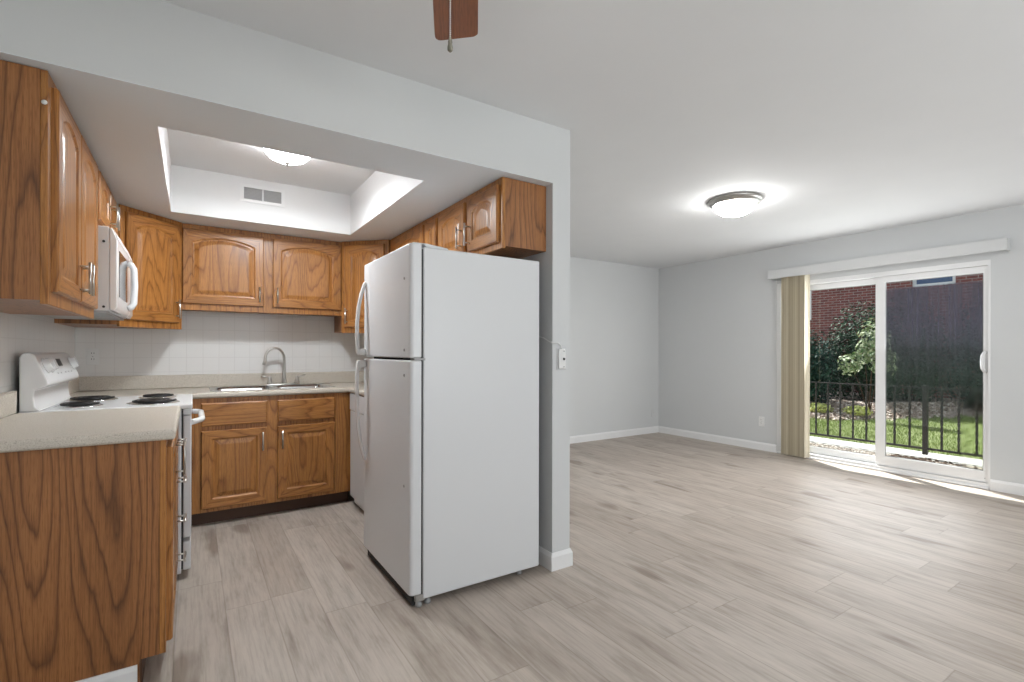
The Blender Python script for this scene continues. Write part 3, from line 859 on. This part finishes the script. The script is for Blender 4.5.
# ceiling fan -----------------------------------------------------------------
FC = (.405, .845)
fan = thing('ceiling_fan', 'ceiling fan with dark wood blades and a pull chain', 'ceiling fan', (FC[0], FC[1], H - .001))
obj('canopy', MB().lathe([(.07, 0), (.07, -.02), (.045, -.05), (.016, -.055)], 28), M['nickel'], fan)
obj('downrod', MB().lathe([(.013, -.05), (.013, -.14)], 16), M['nickel'], fan)
obj('motor_housing', MB().lathe([(.03, -.12), (.09, -.135), (.11, -.16), (.11, -.215), (.085, -.24), (.05, -.25)], 32), M['nickel'], fan)
obj('light_bowl', MB().lathe([(.05, -.252), (.105, -.262), (.125, -.285), (.11, -.32), (.06, -.345), (.004, -.352)], 32), M['lampC'], fan)
base_a = math.atan2(1.435 - FC[1], .715 - FC[0]) + .007
for k in range(5):
    a = base_a + 2 * PI * k / 5
    z = -.215
    L0, L1, wid, th = .16, .690, .070, .004
    prof = []
    for i in range(3): prof.append((-wid * (.82 + .18 * i / 2), L0 + (L1 - .03 - L0) * i / 2))
    for i in range(1, 6):
        q = PI / 2 * i / 5; prof.append((-wid + .022 * (1 - math.cos(q)), L1 - .03 + .024 * math.sin(q)))
    for i in range(1, 6):
        q = PI / 2 * i / 5; prof.append((wid - .022 + .022 * math.sin(q), L1 - .012 + .012 * math.cos(q) - .004 * i / 5))
    for i in range(3): prof.append((wid * (1 - .18 * i / 2), L1 - .03 + (L0 - L1 + .03) * i / 2))
    bl = obj('blade', MB().prism(prof, -th, th, 'z'), M['blade'], fan, (0, 0, z))
    bl.rotation_euler = (0, math.radians(-12), a - PI / 2)
    obj('blade_iron', MB().box(-.02, .02, .09, .20, -.010, -.0045), M['nickel'], bl)
ch = MB()
cxp = .055
cp_, sp_ = math.cos(base_a - .1), math.sin(base_a - .1)
chz0, chz1 = -.25, -.648
nb = 100
ch.tube([(0, 0, chz0), (0, 0, chz1)], .0009, 6)
prof = []
for k in range(nb):
    zc = chz0 + (chz1 - chz0) * k / (nb - 1)
    prof += [(.0006, zc + .0019), (.0019, zc), (.0006, zc - .0019)]
ch = MB().lathe(prof, 8)
pc = obj('pull_chain', ch, M['nickel'], fan, (.0, .0, 0))
fob = MB().lathe([(.001, chz1 + .002), (.0025, chz1 - .003), (.0042, chz1 - .010), (.0040, chz1 - .015), (.0052, chz1 - .020), (.0050, chz1 - .026), (.002, chz1 - .029)], 14)
obj('fob', fob, plain('aged_brass', (.22, .21, .17), .4, .8), pc)

# ------------------------------------------------------------------ vertical blinds
vb = thing('vertical_blind', 'beige vertical blind drawn to the left of the sliding door under a white valance', 'blinds', (XR, 0, 0))
va = MB().cells([1.205, 1.217, 3.255, 3.267], [-.105, -.093, 0], lambda y, x: x < -.093 or y < 1.217 or y > 3.255, 2.062, 2.165)
va.v = [(b, a, c) for a, b, c in va.v]
obj('valance', va, M['valance'], vb, bevel=.002)
obj('head_rail', MB().box(-.07, -.03, 1.25, 3.22, 2.09, 2.125), M['vinyl'], vb)
NV = 21
for k in range(NV):
    y = 2.840 + (3.10 - 2.840) * k / (NV - 1)
    m = MB(); a = math.radians(118 + (13 if k % 2 else -13) + 4 * math.sin(k * 1.7))
    N = 8; L0, L1 = [], []
    for i in range(N + 1):
        s = (i / N - .5); bow = .011 * (1 - 4 * s * s)
        dx = s * .086 * math.sin(a) - bow * math.cos(a); dy = s * .086 * math.cos(a) * .75 + bow * math.sin(a)
        L0.append((-.050 + dx, y + dy))
    back = [(x + .0006, yy - .0009) for x, yy in L0[::-1]]
    obj('vane', MB().prism(L0 + back, .012 + .001 * (k % 3), 2.085, 'z'), M['vane'], vb)
cd = [(-.045, 3.19, 2.08)] + [(-.045 + .0 * s, 3.195 - .085 * (s ** 3), 2.08 - 2.0 * s) for s in [i / 14 for i in range(1, 15)]]
obj('pull_cord', MB().tube(cd, .0022, 6), M['plate'], vb)

# ------------------------------------------------------------------ outside
GZ = -.05
lawn_m = plain('lawn_soil', (.13, .16, .05), .95, noise=.3, nscale=12)
mulch_m = NT('bark_mulch'); nn = mulch_m.noise(coord(mulch_m), 28, 4, .7)
mulch_m.base(mulch_m.ramp(nn, [(.3, (.16, .11, .085)), (.5, (.38, .30, .25)), (.66, (.66, .58, .52))])); mulch_m.set(Roughness=.95); mulch_m.bump(nn, 1, .03)
mulch_m = mulch_m.mat
conc = plain('patio_concrete', (.33, .28, .23), .9, noise=.10, nscale=18)
def edge(y):
    """where the lawn meets the mulch bed; the lawn runs deeper to the right"""
    return 9.75 if y > 4.25 else 9.75 + min(3.1, (4.25 - y) * 2.6)
def gz(x, y):
    return GZ + .20 * max(0, min(1, (x - edge(y)) / 1.3))
struct('patio_slab', MB().cells([XR + .131, 6.62, 7.10], [-1.5, 2.48, 6.5], lambda x, y: x < 6.62 or y < 2.48, GZ - .1, GZ + .010), conc)
struct('curb', MB().box(7.101, 7.62, -3.0, 11.0, GZ - .1, GZ + .012), plain('pale_curb_concrete', (.40, .39, .37), .9, noise=.06))
struct('gravel_bed', MB().box(6.621, 7.10, 2.481, 11, GZ - .1, GZ - .006), mulch_m)
g = MB(); NXg, NYg = 70, 90
for j in range(NYg + 1):
    for i in range(NXg + 1):
        x = 7.621 + 8.6 * i / NXg; y = -6 + 22.0 * j / NYg
        g.v.append((x, y, gz(x, y)))
for j in range(NYg):
    for i in range(NXg):
        a = j * (NXg + 1) + i
        xc, yc = 7.621 + 8.6 * (i + .5) / NXg, -6 + 22.0 * (j + .5) / NYg
        g.face((a, a + 1, a + NXg + 2, a + NXg + 1), 1 if xc > edge(yc) else 0, True)
struct('ground', g, [lawn_m, mulch_m])
struct('ground.001', MB().box(XR - 3, 40, -30, 40, -.6, -.5), lawn_m)
# unseen overhang above the patio, added to narrow the sun strip
struct('shade_overhang', MB().box(XR + .131, 6.66, -2.5, 7.5, 2.62, 2.70), conc)

# grass blades: nobody could count them
def grass_mat():
    T = NT('grass_blades'); T.base(T.ramp(T.noise(coord(T), 3.0, 3), [(.3, (.19, .25, .07)), (.5, (.30, .37, .12)), (.7, (.42, .46, .22))]))
    T.set(Roughness=.7); return T.mat
gb = MB()
for k in range(26000):
    y = .6 + random.random() * 5.0; x = 7.63 + random.random() ** 1.25 * (edge(y) + .03 - 7.63)
    h = random.uniform(.02, .055); a = random.random() * PI; r = .005
    z = gz(x, y); lx, ly = random.uniform(-.02, .02), random.uniform(-.02, .02)
    b = len(gb.v)
    gb.v += [(x - r * math.cos(a), y - r * math.sin(a), z - .005), (x + r * math.cos(a), y + r * math.sin(a), z - .005), (x + lx, y + ly, z + h)]
    gb.face((b, b + 1, b + 2))
tag(obj('grass', gb, grass_mat()), 'short bright green lawn grass beyond the railing', 'grass', None, 'stuff')
# gravel and bark chips
def chips(name, label, n, fx, size, mat):
    m = MB()
    for k in range(n):
        x, y, z = fx(); s = size * random.uniform(.5, 1.3)
        b = len(m.v)
        ax = [Vector((random.uniform(-1, 1), random.uniform(-1, 1), random.uniform(-.5, .5))).normalized() * s for _ in range(2)]
        ax.append(ax[0].cross(ax[1]).normalized() * s * .6)
        for sgn in (1, -1):
            for v in ax: m.v.append(tuple(Vector((x, y, z)) + v * sgn))
        for q in ((0, 1, 2), (1, 3, 2), (3, 4, 2), (4, 0, 2), (1, 0, 5), (3, 1, 5), (4, 3, 5), (0, 4, 5)): m.face([b + i for i in q])
    return tag(obj(name, m, mat), label, name.replace('_', ' '), None, 'stuff')
def pebble_mat():
    T = NT('mixed_pebbles'); v = T.n('ShaderNodeTexVoronoi'); v.inputs['Scale'].default_value = 40; T.l(coord(T), v.inputs['Vector'])
    T.base(T.ramp(v.outputs['Distance'], [(.1, (.62, .56, .50)), (.4, (.34, .27, .22)), (.7, (.75, .70, .64))])); T.set(Roughness=.9); return T.mat
def bark_mat():
    T = NT('bark_chip'); T.base(T.ramp(T.noise(coord(T), 11, 3), [(.35, (.20, .14, .11)), (.5, (.46, .37, .31)), (.65, (.74, .66, .60))])); T.set(Roughness=.95); return T.mat
chips('gravel', 'mixed gravel strip between the patio and the pale curb', 2600, lambda: (random.uniform(6.62, 7.10), random.uniform(2.49, 4.4), GZ + random.uniform(-.005, .008)), .020, pebble_mat())
chips('leaf_litter', 'dry brown leaf litter on the patio at the foot of the railing post', 190, lambda: (random.uniform(6.86, 7.11), 2.47 - abs(random.gauss(0, .38)), GZ + .016), .020, plain('dry_leaf', (.13, .085, .06), .9, noise=.4, nscale=15))
chips('bark_mulch', 'brown bark mulch on the raised bed behind the lawn', 5200,
      lambda: (lambda y: (lambda x: (x, y, gz(x, y) + random.uniform(0, .035)))(edge(y) + random.random() * 1.7))(random.uniform(3.4, 6.4)), .035, bark_mat())

# railing ---------------------------------------------------------------
RX = 7.22
rl = thing('iron_railing', 'black wrought iron railing with twisted balusters at the patio edge', 'railing', (RX, 2.215, GZ))
obj('top_rail', MB().box(-.012, .012, -1.9, 3.6, .825, .838), M['iron'], rl)
obj('bottom_rail', MB().box(-.013, .013, -1.9, 3.6, .105, .128), M['iron'], rl)
ps_ = MB().box(-.024, .024, -.024, .024, .046, .858)
obj('post', ps_, M['iron'], rl, bevel=.003)
def baluster(y):
    m = MB(); L = []
    n = 34
    for k in range(n + 1):
        z = .127 + (.826 - .127) * k / n
        tw = 0 if k < 4 or k > n - 4 else (k - 4) / (n - 8) * PI * 3.2
        L.append([(.0095 * math.sqrt(2) * math.cos(tw + PI / 4 + i * PI / 2), .0095 * math.sqrt(2) * math.sin(tw + PI / 4 + i * PI / 2), z) for i in range(4)])
    return m.loops(L)
bal0 = obj('baluster', baluster(0), M['iron'], rl, (0, .152, 0))
for k in range(2, 24):
    b = bal0.copy(); COL.objects.link(b); b.parent = rl; b.location = (0, .152 * k, 0)
for k in range(1, 13):
    b = bal0.copy(); COL.objects.link(b); b.parent = rl; b.location = (0, -.152 * k, 0)

# leafy plants ------------------------------------------------------------
def leaf_mat(name, c0, c1, c2, rough=.5, scale=9, spec=.12):
    T = NT(name); T.base(T.ramp(T.noise(coord(T), scale, 3), [(.34, c0), (.5, c1), (.66, c2)])); T.set(Roughness=rough)
    T.b.inputs['Specular IOR Level'].default_value = spec
    return T.mat
def leaf(m, p, nrm, L, W):
    n_ = nrm.normalized(); t = n_.cross(Vector((random.uniform(-1, 1), random.uniform(-1, 1), random.uniform(-1, 1)))).normalized()
    b_ = n_.cross(t); b = len(m.v)
    m.v += [tuple(p - t * L * .5), tuple(p + b_ * W * .5 + n_ * .1 * W), tuple(p + t * L * .5), tuple(p - b_ * W * .5 + n_ * .1 * W)]
    m.face((b, b + 1, b + 2, b + 3))
def stems(m, base, tips, r):
    for tp in tips:
        mid = [base[i] * .5 + tp[i] * .5 for i in range(3)]; mid[2] += .1
        m.tube([base, mid, tp], [r, r * .7, r * .35], 6)
def bush(name, label, cat, base, blobs, n, L, W, mat, group=None, thick=1.0):
    t = thing(name, label, cat, base, 0, group)
    m = MB()
    tot = sum(b[3] * b[4] + b[4] * b[5] + b[3] * b[5] for b in blobs)
    for cx, cy, cz, rx, ry, rz_ in blobs:
        k_ = int(n * (rx * ry + ry * rz_ + rx * rz_) / tot)
        for _ in range(k_):
            u = Vector((random.gauss(0, 1), random.gauss(0, 1), random.gauss(0, 1))).normalized()
            r = random.uniform(.62, 1.08)
            p = Vector((cx + u.x * rx * r, cy + u.y * ry * r, cz + u.z * rz_ * r))
            if p.z < .02: continue
            nn_ = u + Vector((random.uniform(-.7, .7), random.uniform(-.7, .7), random.uniform(-.3, .9)))
            leaf(m, p, nn_, L * random.uniform(.6, 1.25), W * random.uniform(.6, 1.25))
    obj('foliage', m, mat, t)
    s = MB(); stems(s, (0, 0, 0), [(b[0], b[1], b[2]) for b in blobs[:1]], .03 * thick)
    obj('stem', s, M['toe'], t)
    if len(blobs) > 1:
        for b in blobs[1:]:
            s = MB(); stems(s, (0, 0, 0), [(b[0], b[1], b[2])], .022 * thick)
            obj('stem', s, M['toe'], t)
    return t
dark_leaf = leaf_mat('dark_evergreen_leaf', (.010, .026, .020), (.022, .055, .042), (.045, .105, .080), .6, 7)
dark_leaf2 = leaf_mat('deep_green_leaf', (.012, .032, .016), (.025, .060, .030), (.050, .100, .050), .6, 7)
pale_leaf = leaf_mat('variegated_leaf', (.10, .19, .07), (.30, .36, .20), (.70, .70, .56), .45, 16)
lime_leaf = leaf_mat('yellow_green_leaf', (.34, .42, .10), (.60, .62, .20), (.78, .76, .38), .5, 16)
GH = 'shrubs along the brick building'
for lb, x_, y_, z_, hz, mt in (
        ('dark blue-green evergreen shrub at the left in front of the brick wall', 11.0, 5.55, .14, .92, dark_leaf),
        ('dark green evergreen shrub behind the pale-leaved shrub', 12.35, 4.90, .14, 1.25, dark_leaf2),
        ('dark evergreen shrub seen through the fogged door pane', 13.25, 4.42, .10, 1.42, dark_leaf2),
        ('dark evergreen shrub beyond the lawn at the latch side of the door', 13.25, 2.95, .08, 1.42, dark_leaf)):
    bush('evergreen_shrub', lb, 'shrub', (x_, y_, z_),
         [(0, 0, hz * .85, .62, .70, hz * .85), (-.15, .36, hz * .60, .46, .44, hz * .60), (-.12, -.36, hz * .64, .46, .44, hz * .64)], 9000, .085, .04, mt, GH)
bush('leafy_shrub', 'tall shrub with large pale sunlit leaves in front of the evergreens', 'shrub', (10.6, 4.10, gz(10.6, 4.10)),
     [(.05, -.06, 1.42, .20, .26, .40), (-.05, .30, .95, .18, .22, .20), (0, -.22, 1.0, .20, .22, .26), (.05, .10, 1.15, .15, .17, .2)], 760, .10, .055, pale_leaf, GH, thick=.45)
for lb, bx_, by_, s in (('yellow-green perennial clump in the mulch by the blind end of the railing', 10.2, 4.80, 1.0),
                        ('yellow-green perennial clump in the mulch near the door stile', 10.35, 4.20, .95)):
    bush('perennial_clump', lb, 'plant', (bx_, by_, gz(bx_, by_)), [(0, 0, .09 * s, .17 * s, .24 * s, .10 * s)], 420, .07, .035, lime_leaf, 'small plants in the mulch bed')

# brick building ------------------------------------------------------------
BX = 14.5
bd = thing('brick_building', 'red brick building behind the shrubs', 'building', (BX, 3.0, 0))
wm = MB().cells([-11, 3.90, 4.72, 7.02, 8.02, 14], [-.45, 2.1, 2.76, 3.9, 6.4],
    lambda y, z: not ((3.90 < y < 4.72 and 2.76 < z < 3.9) or (7.02 < y < 8.02 and 2.1 < z < 3.9)), 0, .3)
wm.v = [(c, a - 3.0, b) for a, b, c in wm.v]
obj('wall', wm, M['brick'], bd)
for y0, y1, z0 in ((.90, 1.72, 2.76), (4.02, 5.02, 2.1)):
    f = MB().cells([y0, y0 + .07, y1 - .07, y1], [z0, z0 + .07, 3.83, 3.9], lambda y, z: y < y0 + .07 or y > y1 - .07 or z < z0 + .07 or z > 3.83, 0, .06)
    f.v = [(.06 + c, a, b) for a, b, c in f.v]
    fo = obj('window', f, M['vinyl'], bd)
    obj('pane', MB().box(.09, .10, y0 + .068, y1 - .068, z0 + .068, 3.832), plain('blue_window_glass', (.06, .10, .20), .1), fo)
obj('roof', MB().box(-.25, 8.0, -14.2, 11.2, 6.401, 6.6), M['toe'], bd)
obj('rear_walls', MB().box(.301, 7.9, -14, 11, -.45, 6.4), M['brick'], bd)
